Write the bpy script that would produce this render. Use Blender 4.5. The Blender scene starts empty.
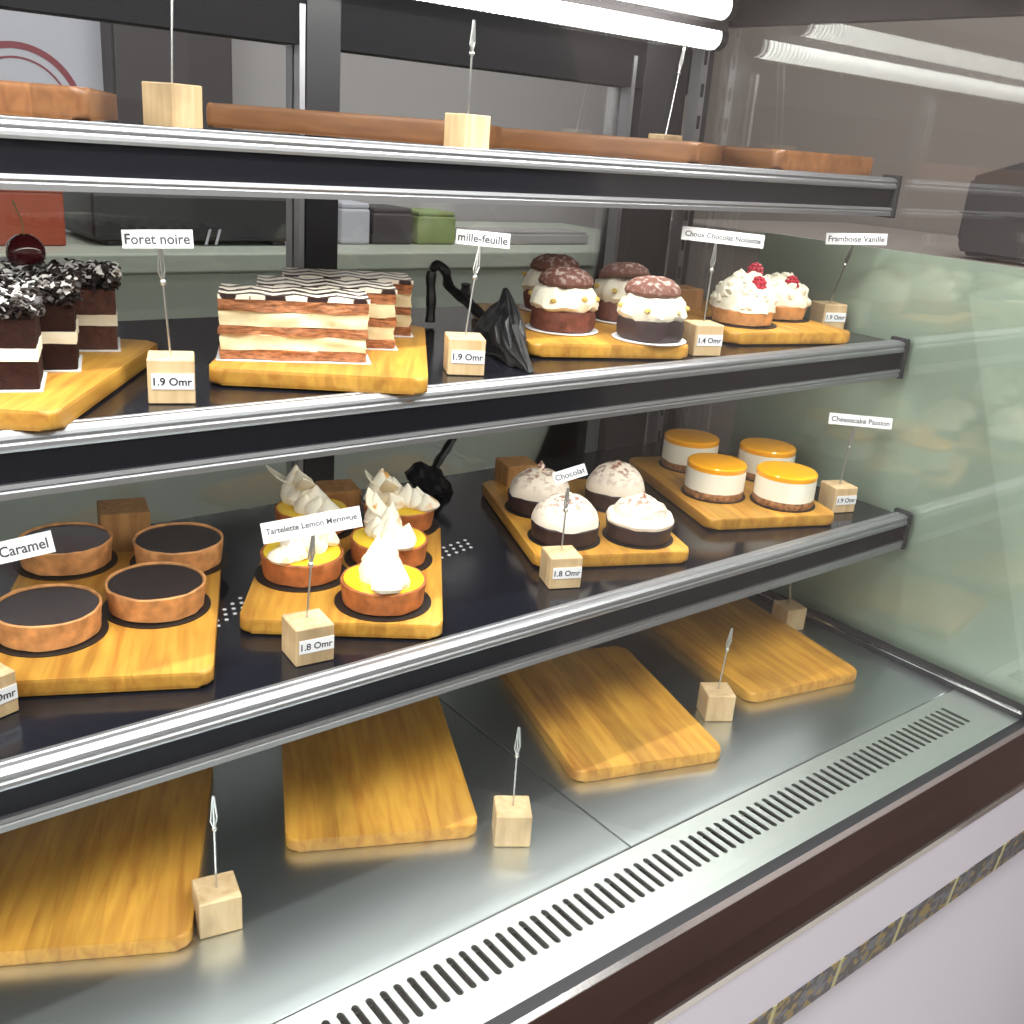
import bpy, bmesh, math, random
from mathutils import Vector, Matrix, noise
from math import sin, cos, pi, radians, atan2

scn = bpy.context.scene
COL = scn.collection
LIFT = 0.75            # height of the steel deck above the shop floor; everything is built from the deck and lifted at the end

# ------------------------------------------------------------------ camera
F = 1033.35
RM = Matrix(((0.78339388, -0.61727423, 0.07257104),
             (-0.1553916, -0.30757617, -0.93874935),
             (0.60178691, 0.72413357, -0.33687252)))
CAM = Vector((0, 0, 0.55))
cd = bpy.data.cameras.new('camera')
cam = bpy.data.objects.new('camera', cd); COL.objects.link(cam)
cd.sensor_width = 36; cd.lens = F / 1024 * 36; cd.clip_start = 0.01
rt = RM.transposed()
m = Matrix.Identity(4)
for i in range(3):
    m[i][0] = rt[i][0]; m[i][1] = -rt[i][1]; m[i][2] = -rt[i][2]; m[i][3] = CAM[i]
m[2][3] += LIFT
cam.matrix_world = m
scn.camera = cam

def ray(u, v): return rt @ Vector(((u - 512) / F, (v - 512) / F, 1))
def onz(u, v, z): d = ray(u, v); return CAM + d * ((z - CAM.z) / d.z)
def ony(u, v, y): d = ray(u, v); return CAM + d * (y / d.y)
def onx(u, v, x): d = ray(u, v); return CAM + d * (x / d.x)

# ------------------------------------------------------------------ materials
def srgb(r, g, b):
    def f(c):
        c /= 255
        return c / 12.92 if c <= 0.04045 else ((c + 0.055) / 1.055) ** 2.4
    return (f(r), f(g), f(b), 1)

def mat(name, col, rough=0.5, metal=0.0, var=0.0, scale=60, bump=0.0, coat=0.0, sss=0.0, stretch=None, emit=None, spec=None):
    M = bpy.data.materials.new(name); M.use_nodes = True
    nt = M.node_tree; b = nt.nodes['Principled BSDF']
    b.inputs['Base Color'].default_value = col
    b.inputs['Roughness'].default_value = rough
    b.inputs['Metallic'].default_value = metal
    if spec is not None: b.inputs['Specular IOR Level'].default_value = spec
    if coat: b.inputs['Coat Weight'].default_value = coat; b.inputs['Coat Roughness'].default_value = 0.05
    if sss:
        b.inputs['Subsurface Weight'].default_value = sss
        b.inputs['Subsurface Radius'].default_value = (0.006, 0.004, 0.003)
    if emit:
        b.inputs['Emission Color'].default_value = col; b.inputs['Emission Strength'].default_value = emit
    if var or bump:
        tc = nt.nodes.new('ShaderNodeTexCoord'); mp = nt.nodes.new('ShaderNodeMapping')
        if stretch: mp.inputs['Scale'].default_value = stretch
        n = nt.nodes.new('ShaderNodeTexNoise'); n.inputs['Scale'].default_value = scale; n.inputs['Detail'].default_value = 5
        nt.links.new(tc.outputs['Object'], mp.inputs['Vector']); nt.links.new(mp.outputs['Vector'], n.inputs['Vector'])
        if var:
            cr = nt.nodes.new('ShaderNodeValToRGB')
            c = col
            cr.color_ramp.elements[0].position = 0.3; cr.color_ramp.elements[1].position = 0.7
            cr.color_ramp.elements[0].color = tuple(x * (1 - var) for x in c[:3]) + (1,)
            cr.color_ramp.elements[1].color = tuple(min(1, x * (1 + var)) for x in c[:3]) + (1,)
            nt.links.new(n.outputs['Fac'], cr.inputs['Fac']); nt.links.new(cr.outputs['Color'], b.inputs['Base Color'])
        if bump:
            bp = nt.nodes.new('ShaderNodeBump'); bp.inputs['Strength'].default_value = bump; bp.inputs['Distance'].default_value = 0.002
            nt.links.new(n.outputs['Fac'], bp.inputs['Height']); nt.links.new(bp.outputs['Normal'], b.inputs['Normal'])
    return M

def wood_mat(name, base, dark, strip=0.023, seam=0.35, rough=0.42, along='Y'):
    M = bpy.data.materials.new(name); M.use_nodes = True
    nt = M.node_tree; N = nt.nodes; L = nt.links; b = N['Principled BSDF']; b.inputs['Roughness'].default_value = rough
    tc = N.new('ShaderNodeTexCoord'); oi = N.new('ShaderNodeObjectInfo')
    mp = N.new('ShaderNodeMapping'); mp.inputs['Scale'].default_value = (1, 0.09, 0.6) if along == 'Y' else (1, 1, 0.12)
    add = N.new('ShaderNodeVectorMath'); add.operation = 'ADD'
    sc = N.new('ShaderNodeVectorMath'); sc.operation = 'SCALE'; sc.inputs['Scale'].default_value = 7.0
    cmb = N.new('ShaderNodeCombineXYZ')
    for k in ('X', 'Y', 'Z'): L.new(oi.outputs['Random'], cmb.inputs[k])
    L.new(cmb.outputs[0], sc.inputs[0]); L.new(tc.outputs['Object'], add.inputs[0]); L.new(sc.outputs[0], add.inputs[1])
    L.new(add.outputs[0], mp.inputs['Vector'])
    n = N.new('ShaderNodeTexNoise'); n.inputs['Scale'].default_value = 130; n.inputs['Detail'].default_value = 6; n.inputs['Distortion'].default_value = 0.6
    L.new(mp.outputs[0], n.inputs['Vector'])
    cr = N.new('ShaderNodeValToRGB'); e = cr.color_ramp.elements
    e[0].position = 0.25; e[0].color = dark; e[1].position = 0.62; e[1].color = base
    L.new(n.outputs['Fac'], cr.inputs['Fac'])
    # glued strips, each a shade of its own
    sx = N.new('ShaderNodeSeparateXYZ'); L.new(add.outputs[0], sx.inputs[0])
    dv = N.new('ShaderNodeMath'); dv.operation = 'DIVIDE'; dv.inputs[1].default_value = strip; L.new(sx.outputs['X'], dv.inputs[0])
    fl = N.new('ShaderNodeMath'); fl.operation = 'FLOOR'; L.new(dv.outputs[0], fl.inputs[0])
    wn = N.new('ShaderNodeTexWhiteNoise'); wn.noise_dimensions = '1D'; L.new(fl.outputs[0], wn.inputs['W'])
    mr = N.new('ShaderNodeMapRange'); mr.inputs['To Min'].default_value = 1 - seam; mr.inputs['To Max'].default_value = 1.08
    L.new(wn.outputs['Value'], mr.inputs['Value'])
    # worn blotches and knots
    n2 = N.new('ShaderNodeTexNoise'); n2.inputs['Scale'].default_value = 16; n2.inputs['Detail'].default_value = 3
    mp2 = N.new('ShaderNodeMapping'); mp2.inputs['Scale'].default_value = (1, 0.45, 1)
    L.new(add.outputs[0], mp2.inputs['Vector']); L.new(mp2.outputs[0], n2.inputs['Vector'])
    mr2 = N.new('ShaderNodeMapRange'); mr2.inputs['From Min'].default_value = 0.25; mr2.inputs['From Max'].default_value = 0.45
    mr2.inputs['To Min'].default_value = 0.6; mr2.inputs['To Max'].default_value = 1.0
    L.new(n2.outputs['Fac'], mr2.inputs['Value'])
    mu = N.new('ShaderNodeMath'); mu.operation = 'MULTIPLY'; L.new(mr.outputs[0], mu.inputs[0]); L.new(mr2.outputs[0], mu.inputs[1])
    vm = N.new('ShaderNodeVectorMath'); vm.operation = 'SCALE'; L.new(cr.outputs['Color'], vm.inputs[0]); L.new(mu.outputs[0], vm.inputs['Scale'])
    L.new(vm.outputs[0], b.inputs['Base Color'])
    return M

def glass_mat(name, tint, ior=1.45, strength=1.0, rough=0.0):
    M = bpy.data.materials.new(name); M.use_nodes = True
    nt = M.node_tree; N = nt.nodes; L = nt.links
    for n in list(N): N.remove(n)
    out = N.new('ShaderNodeOutputMaterial'); mix = N.new('ShaderNodeMixShader')
    tr = N.new('ShaderNodeBsdfTransparent'); tr.inputs['Color'].default_value = tint
    gl = N.new('ShaderNodeBsdfGlossy'); gl.inputs['Roughness'].default_value = rough
    fr = N.new('ShaderNodeFresnel'); fr.inputs['IOR'].default_value = ior
    mu = N.new('ShaderNodeMath'); mu.operation = 'MULTIPLY'; mu.inputs[1].default_value = strength
    L.new(fr.outputs[0], mu.inputs[0]); L.new(mu.outputs[0], mix.inputs[0]); L.new(tr.outputs[0], mix.inputs[1]); L.new(gl.outputs[0], mix.inputs[2])
    L.new(mix.outputs[0], out.inputs['Surface'])
    return M

def steel_mat(name, col, rough, stretch):
    M = mat(name, col, rough, 1.0)
    nt = M.node_tree; N = nt.nodes; L = nt.links; b = N['Principled BSDF']
    tc = N.new('ShaderNodeTexCoord'); mp = N.new('ShaderNodeMapping'); mp.inputs['Scale'].default_value = stretch
    n = N.new('ShaderNodeTexNoise'); n.inputs['Scale'].default_value = 3; n.inputs['Detail'].default_value = 3
    L.new(tc.outputs['Object'], mp.inputs['Vector']); L.new(mp.outputs[0], n.inputs['Vector'])
    mr = N.new('ShaderNodeMapRange'); mr.inputs['To Min'].default_value = rough - 0.03; mr.inputs['To Max'].default_value = rough + 0.04
    L.new(n.outputs['Fac'], mr.inputs['Value']); L.new(mr.outputs[0], b.inputs['Roughness'])
    return M

def banded_mat(name, base, dust, h0, h1, thresh=(0.45, 0.6), scale=160, rough=0.7, bump=0.3, sss=0.0):
    """base colour with a speckled dusting that begins between local heights h0 and h1"""
    M = mat(name, base, rough, sss=sss)
    nt = M.node_tree; N = nt.nodes; L = nt.links; b = N['Principled BSDF']
    tc = N.new('ShaderNodeTexCoord'); sx = N.new('ShaderNodeSeparateXYZ'); L.new(tc.outputs['Object'], sx.inputs[0])
    mr = N.new('ShaderNodeMapRange'); mr.inputs['From Min'].default_value = h0; mr.inputs['From Max'].default_value = h1
    L.new(sx.outputs['Z'], mr.inputs['Value'])
    n = N.new('ShaderNodeTexNoise'); n.inputs['Scale'].default_value = scale; n.inputs['Detail'].default_value = 6
    L.new(tc.outputs['Object'], n.inputs['Vector'])
    m2 = N.new('ShaderNodeMapRange'); m2.inputs['From Min'].default_value = thresh[0]; m2.inputs['From Max'].default_value = thresh[1]
    L.new(n.outputs['Fac'], m2.inputs['Value'])
    mu = N.new('ShaderNodeMath'); mu.operation = 'MULTIPLY'; L.new(mr.outputs[0], mu.inputs[0]); L.new(m2.outputs[0], mu.inputs[1])
    mx = N.new('ShaderNodeMix'); mx.data_type = 'RGBA'; mx.inputs['A'].default_value = base; mx.inputs['B'].default_value = dust
    L.new(mu.outputs[0], mx.inputs['Factor']); L.new(mx.outputs['Result'], b.inputs['Base Color'])
    if bump:
        bp = N.new('ShaderNodeBump'); bp.inputs['Strength'].default_value = bump; bp.inputs['Distance'].default_value = 0.0015
        L.new(n.outputs['Fac'], bp.inputs['Height']); L.new(bp.outputs['Normal'], b.inputs['Normal'])
    return M

M = {}
M['bamboo'] = wood_mat('bamboo', srgb(208, 155, 64), srgb(174, 114, 44), seam=0.22)
M['bamboo_brown'] = wood_mat('bamboo brown', srgb(136, 90, 54), srgb(106, 66, 38), seam=0.22)
M['block'] = wood_mat('pale wood', srgb(212, 184, 144), srgb(192, 158, 114), strip=0.05, seam=0.08, rough=0.6, along='Z')
M['block_dark'] = wood_mat('tan wood', srgb(190, 140, 84), srgb(150, 104, 60), strip=0.05, seam=0.1, rough=0.6, along='Z')
M['steel'] = steel_mat('brushed steel', (0.66, 0.72, 0.74, 1), 0.31, (1, 1.5, 1))
M['steel2'] = steel_mat('satin steel', (0.72, 0.77, 0.75, 1), 0.42, (1, 1.5, 1))
M['alu'] = mat('aluminium', (0.42, 0.42, 0.45, 1), 0.45, 1.0)
M['chrome'] = mat('chrome', (0.8, 0.8, 0.8, 1), 0.15, 1.0)
M['wire'] = mat('wire', (0.62, 0.62, 0.62, 1), 0.3, 1.0)
M['black_gloss'] = mat('black gloss', srgb(22, 23, 30), 0.15, spec=0.5)
M['rail'] = mat('dark rail', srgb(18, 18, 26), 0.55, spec=0.2)
M['black'] = mat('black', srgb(34, 33, 38), 0.5)
M['matte_black'] = mat('matte black', srgb(22, 21, 25), 0.7, spec=0.15)
M['dark'] = mat('dark grey', srgb(66, 60, 64), 0.5)
M['brown_rail'] = mat('brown rail', srgb(40, 26, 23), 0.2, coat=0.25, var=0.15, scale=25, stretch=(0.2, 2, 2))
M['white_panel'] = mat('white panel', srgb(200, 200, 213), 0.4)
M['tile'] = None
M['frost'] = mat('frosted green', srgb(214, 228, 214), 0.35, var=0.06, scale=5, coat=0.3)
def translucent(Mx, amount):
    nt = Mx.node_tree; N = nt.nodes; L = nt.links; b = N['Principled BSDF']; out = [n for n in N if n.type == 'OUTPUT_MATERIAL'][0]
    tr = N.new('ShaderNodeBsdfTranslucent'); tr.inputs['Color'].default_value = b.inputs['Base Color'].default_value
    mx = N.new('ShaderNodeMixShader'); mx.inputs[0].default_value = amount
    L.new(b.outputs[0], mx.inputs[1]); L.new(tr.outputs[0], mx.inputs[2]); L.new(mx.outputs[0], out.inputs['Surface'])
translucent(M['frost'], 0.12)
M['front_glass'] = glass_mat('front glass', (0.97, 0.985, 0.975, 1), 1.45, 0.14)
M['glass'] = glass_mat('glass', (0.97, 0.985, 0.975, 1), 1.45, 1.8, 0.03)
M['back_glass'] = glass_mat('back glass', (0.93, 0.95, 0.94, 1), 1.45, 1.0, 0.02)
M['paper'] = mat('card', srgb(236, 235, 238), 0.6)
M['ink'] = mat('ink', srgb(70, 70, 78), 0.7)
M['ink_dark'] = mat('dark ink', srgb(40, 44, 60), 0.7)
M['black_paper'] = mat('black paper', srgb(34, 28, 26), 0.5)
M['crust'] = mat('crust', srgb(206, 146, 92), 0.6, var=0.35, scale=90, bump=0.25)
M['crust_red'] = mat('baked crust', srgb(180, 106, 58), 0.6, var=0.35, scale=90, bump=0.25)
M['choc_fill'] = mat('chocolate filling', srgb(46, 36, 34), 0.22, var=0.15, scale=50)
M['lemon'] = mat('lemon curd', srgb(248, 206, 48), 0.25, var=0.08, scale=30)
M['meringue'] = banded_mat('meringue', srgb(252, 244, 226), srgb(222, 164, 80), 0.012, 0.036, (0.57, 0.66), 70, 0.55, 0.1)
M['choc_crust'] = mat('chocolate crust', srgb(54, 38, 40), 0.5, var=0.3, scale=120, bump=0.3)
M['cocoa_cream'] = banded_mat('cream with cocoa', srgb(246, 232, 216), srgb(140, 82, 58), 0.025, 0.044, (0.47, 0.60), 170, 0.6, 0.15)
M['cream'] = mat('cream', srgb(248, 240, 220), 0.5, var=0.03, scale=80, bump=0.1)
M['cream_y'] = mat('pastry cream', srgb(230, 213, 174), 0.45, var=0.08, scale=120, bump=0.2)
M['cheese'] = mat('white cheese', srgb(244, 240, 226), 0.5)
M['jelly'] = mat('orange jelly', srgb(252, 172, 24), 0.14, coat=0.4)
M['crumb'] = mat('crumb', srgb(150, 104, 66), 0.8, var=0.6, scale=260, bump=0.8)
M['sponge'] = mat('dark sponge', srgb(46, 24, 20), 0.9, spec=0.2, var=0.35, scale=220, bump=0.6)
M['sponge2'] = mat('brown sponge', srgb(84, 50, 40), 0.8, var=0.35, scale=220, bump=0.6)
M['shaving'] = mat('chocolate shaving', srgb(38, 27, 26), 0.4)
M['sugar'] = mat('icing sugar', srgb(228, 224, 222), 0.8)
M['cherry'] = mat('cherry', srgb(70, 14, 20), 0.12, coat=0.6)
M['stalk'] = mat('cherry stalk', srgb(120, 116, 70), 0.6)
M['puff'] = mat('puff pastry', srgb(160, 102, 66), 0.7, var=0.5, scale=150, bump=0.8, stretch=(1, 1, 3))
M['cap'] = banded_mat('choux cap', srgb(110, 66, 54), srgb(214, 196, 188), 0.0, 0.02, (0.52, 0.64), 210, 0.7, 0.5)
M['choux'] = mat('choux base', srgb(112, 62, 50), 0.7, var=0.3, scale=130, bump=0.6)
M['nut'] = mat('nut', srgb(206, 176, 92), 0.6, var=0.3, scale=200)
M['raspberry'] = mat('raspberry', srgb(178, 36, 58), 0.35, var=0.2, scale=300)
M['plastic'] = mat('black plastic', srgb(17, 17, 20), 0.4, bump=0.5, scale=70)
M['wall'] = mat('shop wall', srgb(176, 172, 168), 0.8, var=0.03, scale=2)
M['taupe'] = mat('taupe wall', srgb(122, 112, 109), 0.7, var=0.04, scale=2)
M['floor'] = mat('floor', srgb(170, 165, 158), 0.4, var=0.08, scale=3)
M['counter'] = mat('grey counter', srgb(176, 180, 170), 0.4, var=0.04, scale=3)
M['ceiling'] = mat('ceiling', srgb(220, 220, 220), 0.8)
M['orange'] = mat('orange box', srgb(156, 66, 42), 0.5)
M['signwhite'] = mat('sign white', srgb(176, 174, 186), 0.5)
M['maroon'] = mat('maroon', srgb(128, 60, 72), 0.5)
M['green'] = mat('green pack', srgb(120, 134, 84), 0.6, var=0.2, scale=30)
M['lilac'] = mat('grey lilac', srgb(150, 144, 147), 0.7)
M['dot'] = mat('pale dot', srgb(225, 225, 230), 0.5)
M['lamp'] = mat('lamp', (1, 0.98, 0.96, 1), 0.5, emit=3.0)

def led_mat():
    Mx = bpy.data.materials.new('led strip'); Mx.use_nodes = True
    nt = Mx.node_tree; N = nt.nodes; L = nt.links; b = N['Principled BSDF']
    tc = N.new('ShaderNodeTexCoord'); sx = N.new('ShaderNodeSeparateXYZ'); L.new(tc.outputs['Object'], sx.inputs[0])
    mu = N.new('ShaderNodeMath'); mu.operation = 'MULTIPLY'; mu.inputs[1].default_value = 2 * pi / 0.0085; L.new(sx.outputs['X'], mu.inputs[0])
    sn = N.new('ShaderNodeMath'); sn.operation = 'SINE'; L.new(mu.outputs[0], sn.inputs[0])
    mr = N.new('ShaderNodeMapRange'); mr.inputs['From Min'].default_value = -1; mr.inputs['To Min'].default_value = 0.4; mr.inputs['To Max'].default_value = 9.0
    L.new(sn.outputs[0], mr.inputs['Value'])
    b.inputs['Base Color'].default_value = (0.8, 0.8, 0.8, 1)
    b.inputs['Emission Color'].default_value = (1, 0.99, 0.95, 1); L.new(mr.outputs[0], b.inputs['Emission Strength'])
    return Mx
M['led'] = led_mat()

def tile_mat():
    """dark mosaic border tile with gold pattern"""
    Mx = mat('mosaic border', srgb(60, 62, 70), 0.3)
    nt = Mx.node_tree; N = nt.nodes; L = nt.links; b = N['Principled BSDF']
    tc = N.new('ShaderNodeTexCoord')
    vo = N.new('ShaderNodeTexVoronoi'); vo.inputs['Scale'].default_value = 150; L.new(tc.outputs['Object'], vo.inputs['Vector'])
    w = N.new('ShaderNodeTexWave'); w.inputs['Scale'].default_value = 3.2; w.inputs['Distortion'].default_value = 0.5; w.bands_direction = 'X'
    L.new(tc.outputs['Object'], w.inputs['Vector'])
    cr = N.new('ShaderNodeValToRGB'); cr.color_ramp.interpolation = 'CONSTANT'; e = cr.color_ramp.elements
    e[0].color = srgb(44, 48, 58); e[1].position = 0.62; e[1].color = srgb(128, 110, 52)
    e.new(0.35).color = srgb(86, 92, 104); e.new(0.82).color = srgb(36, 36, 40)
    sep = N.new('ShaderNodeSeparateColor'); L.new(vo.outputs['Color'], sep.inputs[0]); L.new(sep.outputs[0], cr.inputs['Fac'])
    cr2 = N.new('ShaderNodeValToRGB'); e2 = cr2.color_ramp.elements
    e2[0].position = 0.985; e2[0].color = (0, 0, 0, 1); e2[1].position = 0.996; e2[1].color = (1, 1, 1, 1); L.new(w.outputs['Fac'], cr2.inputs['Fac'])
    mx = N.new('ShaderNodeMix'); mx.data_type = 'RGBA'; mx.inputs['B'].default_value = srgb(176, 172, 120)
    L.new(cr.outputs['Color'], mx.inputs['A']); L.new(cr2.outputs['Color'], mx.inputs['Factor']); L.new(mx.outputs['Result'], b.inputs['Base Color'])
    return Mx
M['tile'] = tile_mat()

def icing_mat():
    """white fondant feathered with chocolate lines"""
    Mx = mat('feathered icing', srgb(240, 226, 208), 0.3)
    nt = Mx.node_tree; N = nt.nodes; L = nt.links; b = N['Principled BSDF']
    def mth(op, a, b_=None):
        n = N.new('ShaderNodeMath'); n.operation = op
        for k, v in enumerate((a, b_)):
            if v is None: continue
            if isinstance(v, (int, float)): n.inputs[k].default_value = v
            else: L.new(v, n.inputs[k])
        return n.outputs[0]
    tc = N.new('ShaderNodeTexCoord'); sx = N.new('ShaderNodeSeparateXYZ'); L.new(tc.outputs['Object'], sx.inputs[0])
    nz = N.new('ShaderNodeTexNoise'); nz.inputs['Scale'].default_value = 45; L.new(tc.outputs['Object'], nz.inputs['Vector'])
    zig = mth('PINGPONG', sx.outputs['X'], 0.016)            # lines dragged into chevrons
    yy = mth('ADD', sx.outputs['Y'], mth('MULTIPLY', zig, 0.9))
    yy = mth('ADD', yy, mth('MULTIPLY', nz.outputs['Fac'], 0.016))
    wv = mth('SINE', mth('MULTIPLY', yy, 2 * pi / 0.019))
    fac = mth('ADD', mth('MULTIPLY', wv, 0.5), 0.5)
    cr = N.new('ShaderNodeValToRGB'); e = cr.color_ramp.elements
    e[0].position = 0.36; e[0].color = srgb(52, 34, 32); e[1].position = 0.50; e[1].color = srgb(244, 232, 216)
    L.new(fac, cr.inputs['Fac']); L.new(cr.outputs['Color'], b.inputs['Base Color'])
    return Mx
M['icing'] = icing_mat()

# ------------------------------------------------------------------ mesh helpers
def obj(name, bm, mt, parent=None, loc=None, smooth=False, kind=None):
    me = bpy.data.meshes.new(name)
    if isinstance(bm, bmesh.types.BMesh):
        bmesh.ops.recalc_face_normals(bm, faces=bm.faces)
        bm.to_mesh(me); bm.free()
    else:
        me = bm; me.name = name
    ms = mt if isinstance(mt, (list, tuple)) else [mt]
    if len(me.materials): me.materials.clear()
    for x in ms: me.materials.append(x)
    if smooth:
        me.shade_smooth()
        try: me.set_sharp_from_angle(angle=radians(38))
        except Exception: pass
    o = bpy.data.objects.new(name, me); COL.objects.link(o)
    if parent: o.parent = parent
    if loc is not None: o.location = loc
    if kind: o['kind'] = kind
    return o

def tag(o, label, cat, group=None):
    o['label'] = label; o['category'] = cat
    if group: o['group'] = group
    return o

def thing(name, label, cat, loc=(0, 0, 0), rz=0, group=None):
    o = bpy.data.objects.new(name, None); COL.objects.link(o); o.empty_display_size = 0.02
    o.location = loc; o.rotation_euler = (0, 0, rz)
    return tag(o, label, cat, group)

def add_box(bm, lo, hi, bev=0.0, seg=2):
    t = bmesh.new()
    bmesh.ops.create_cube(t, size=1)
    for v in t.verts:
        v.co = Vector([lo[i] + (v.co[i] + 0.5) * (hi[i] - lo[i]) for i in range(3)])
    if bev: bmesh.ops.bevel(t, geom=t.edges[:], offset=bev, segments=seg, affect='EDGES', profile=0.5)
    join(bm, t); return bm

def join(bm, t, matrix=None, mi=None):
    mp = {}
    for v in t.verts: mp[v] = bm.verts.new(matrix @ v.co if matrix is not None else v.co)
    for f in t.faces:
        try:
            nf = bm.faces.new([mp[v] for v in f.verts]); nf.material_index = f.material_index if mi is None else mi
        except ValueError: pass
    t.free()

def box(lo, hi, bev=0.0, seg=2): return add_box(bmesh.new(), lo, hi, bev, seg)

def prism_x(prof, x0, x1, bm=None):
    """closed YZ profile extruded along X"""
    bm = bm or bmesh.new()
    a = [bm.verts.new((x0, y, z)) for y, z in prof]; b = [bm.verts.new((x1, y, z)) for y, z in prof]
    n = len(prof)
    for i in range(n): bm.faces.new((a[i], a[(i + 1) % n], b[(i + 1) % n], b[i]))
    bm.faces.new(a[::-1]); bm.faces.new(b)
    return bm

def prism_z(outline, z0, z1, bev=0.0, seg=2, bm=None):
    t = bmesh.new()
    a = [t.verts.new((x, y, z0)) for x, y in outline]; b = [t.verts.new((x, y, z1)) for x, y in outline]
    n = len(outline)
    for i in range(n): t.faces.new((a[i], a[(i + 1) % n], b[(i + 1) % n], b[i]))
    lo = t.faces.new(a[::-1]); hi = t.faces.new(b)
    if bev:
        es = list(lo.edges) + list(hi.edges)
        bmesh.ops.bevel(t, geom=es, offset=bev, segments=seg, affect='EDGES', profile=0.5)
    if bm is None: return t
    join(bm, t); return bm

def rrect(w, l, r, seg=5):
    pts = []
    for cx, cy, a0 in ((w / 2 - r, l / 2 - r, 0), (-w / 2 + r, l / 2 - r, 90), (-w / 2 + r, -l / 2 + r, 180), (w / 2 - r, -l / 2 + r, 270)):
        for i in range(seg + 1):
            a = radians(a0 + 90 * i / seg); pts.append((cx + r * cos(a), cy + r * sin(a)))
    return pts

def lathe(prof, seg=48, amp=0.0, freq=60, seed=0, lobes=0, lobe_amp=0.0, bm=None, matrix=None, zamp=None):
    """profile of (r, z) from bottom centre to top centre, with optional organic wobble"""
    t = bmesh.new(); rings = []
    for k, (r, z) in enumerate(prof):
        if r < 1e-6:
            rings.append([t.verts.new((0, 0, z))]); continue
        ring = []
        for i in range(seg):
            a = 2 * pi * i / seg
            rr = r * (1 + lobe_amp * cos(lobes * a)) if lobes else r
            p = Vector((rr * cos(a), rr * sin(a), z))
            if amp:
                d = noise.noise_vector(p * freq + Vector((seed * 3.1, seed * 1.7, seed)))
                p += Vector((d.x * amp, d.y * amp, d.z * (amp if zamp is None else zamp)))
            ring.append(t.verts.new(p))
        rings.append(ring)
    for A, B in zip(rings, rings[1:]):
        if len(A) == 1 and len(B) == 1: continue
        for i in range(seg):
            j = (i + 1) % seg
            if len(A) == 1: t.faces.new((A[0], B[j], B[i]))
            elif len(B) == 1: t.faces.new((A[i], A[j], B[0]))
            else: t.faces.new((A[i], A[j], B[j], B[i]))
    if bm is None and matrix is None: return t
    bm = bm or bmesh.new(); join(bm, t, matrix); return bm

def tube(pts, r, seg=8, bm=None, cap=True):
    bm = bm or bmesh.new(); pts = [Vector(p) for p in pts]; rings = []
    n = len(pts)
    for i, p in enumerate(pts):
        d = (pts[min(i + 1, n - 1)] - pts[max(i - 1, 0)]).normalized()
        s = Vector((0, 0, 1)) if abs(d.z) < 0.9 else Vector((1, 0, 0))
        u = d.cross(s).normalized(); w = d.cross(u)
        rr = r[i] if isinstance(r, (list, tuple)) else r
        rings.append([bm.verts.new(p + u * rr * cos(2 * pi * k / seg) + w * rr * sin(2 * pi * k / seg)) for k in range(seg)])
    for A, B in zip(rings, rings[1:]):
        for k in range(seg): bm.faces.new((A[k], A[(k + 1) % seg], B[(k + 1) % seg], B[k]))
    if cap: bm.faces.new(rings[0][::-1]); bm.faces.new(rings[-1])
    return bm

def ico(bm, c, r, sub=2, amp=0.0, freq=80, seed=0, scale=(1, 1, 1), rot=None):
    t = bmesh.new(); bmesh.ops.create_icosphere(t, subdivisions=sub, radius=1)
    for v in t.verts:
        p = v.co.copy()
        k = 1 + amp * noise.noise(p * freq + Vector((seed, seed * 2.3, -seed)))
        v.co = Vector((p.x * r * scale[0] * k, p.y * r * scale[1] * k, p.z * r * scale[2] * k))
    mx = Matrix.Translation(c)
    if rot is not None: mx = mx @ rot
    join(bm, t, mx); return bm

def text_mesh(s, w, h, shear=0.0):
    """flat lettering centred on the origin in the XY plane, fitted inside w x h"""
    cu = bpy.data.curves.new('lettering', 'FONT'); cu.body = s; cu.size = 1; cu.resolution_u = 3; cu.shear = shear; cu.offset = 0.018
    o = bpy.data.objects.new('lettering', cu); COL.objects.link(o)
    bpy.context.view_layer.update()
    me = bpy.data.meshes.new_from_object(o.evaluated_get(bpy.context.evaluated_depsgraph_get()))
    bpy.data.objects.remove(o)
    xs = [v.co.x for v in me.vertices]; ys = [v.co.y for v in me.vertices]
    k = min(w / (max(xs) - min(xs)), h / (max(ys) - min(ys)))
    cx = (max(xs) + min(xs)) / 2; cy = (max(ys) + min(ys)) / 2
    for v in me.vertices: v.co = Vector(((v.co.x - cx) * k, (v.co.y - cy) * k, 0))
    return me

def set_world(o, ex, ey, c):
    """place a child by its world frame (parents here only carry a location and a z rotation)"""
    n = ex.cross(ey)
    W = Matrix.Identity(4)
    for i in range(3): W[i][0] = ex[i]; W[i][1] = ey[i]; W[i][2] = n[i]; W[i][3] = c[i]
    p = o.parent
    if p:
        ch = Matrix.Identity(4)
        q = p
        while q: ch = q.matrix_basis @ ch; q = q.parent
        W = ch.inverted() @ W
    o.matrix_basis = W

# ------------------------------------------------------------------ the case
XW = 1.085           # inner face of the right end pane
XL = -0.62           # left end
YB = 1.0             # plane of the back doors
Z1, Z2, Z3 = 0.1755, 0.3685, 0.541

case = thing('display_case', 'tall refrigerated glass pastry display case with steel deck and dark frame', 'display case', (0, 0, 0))

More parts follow.
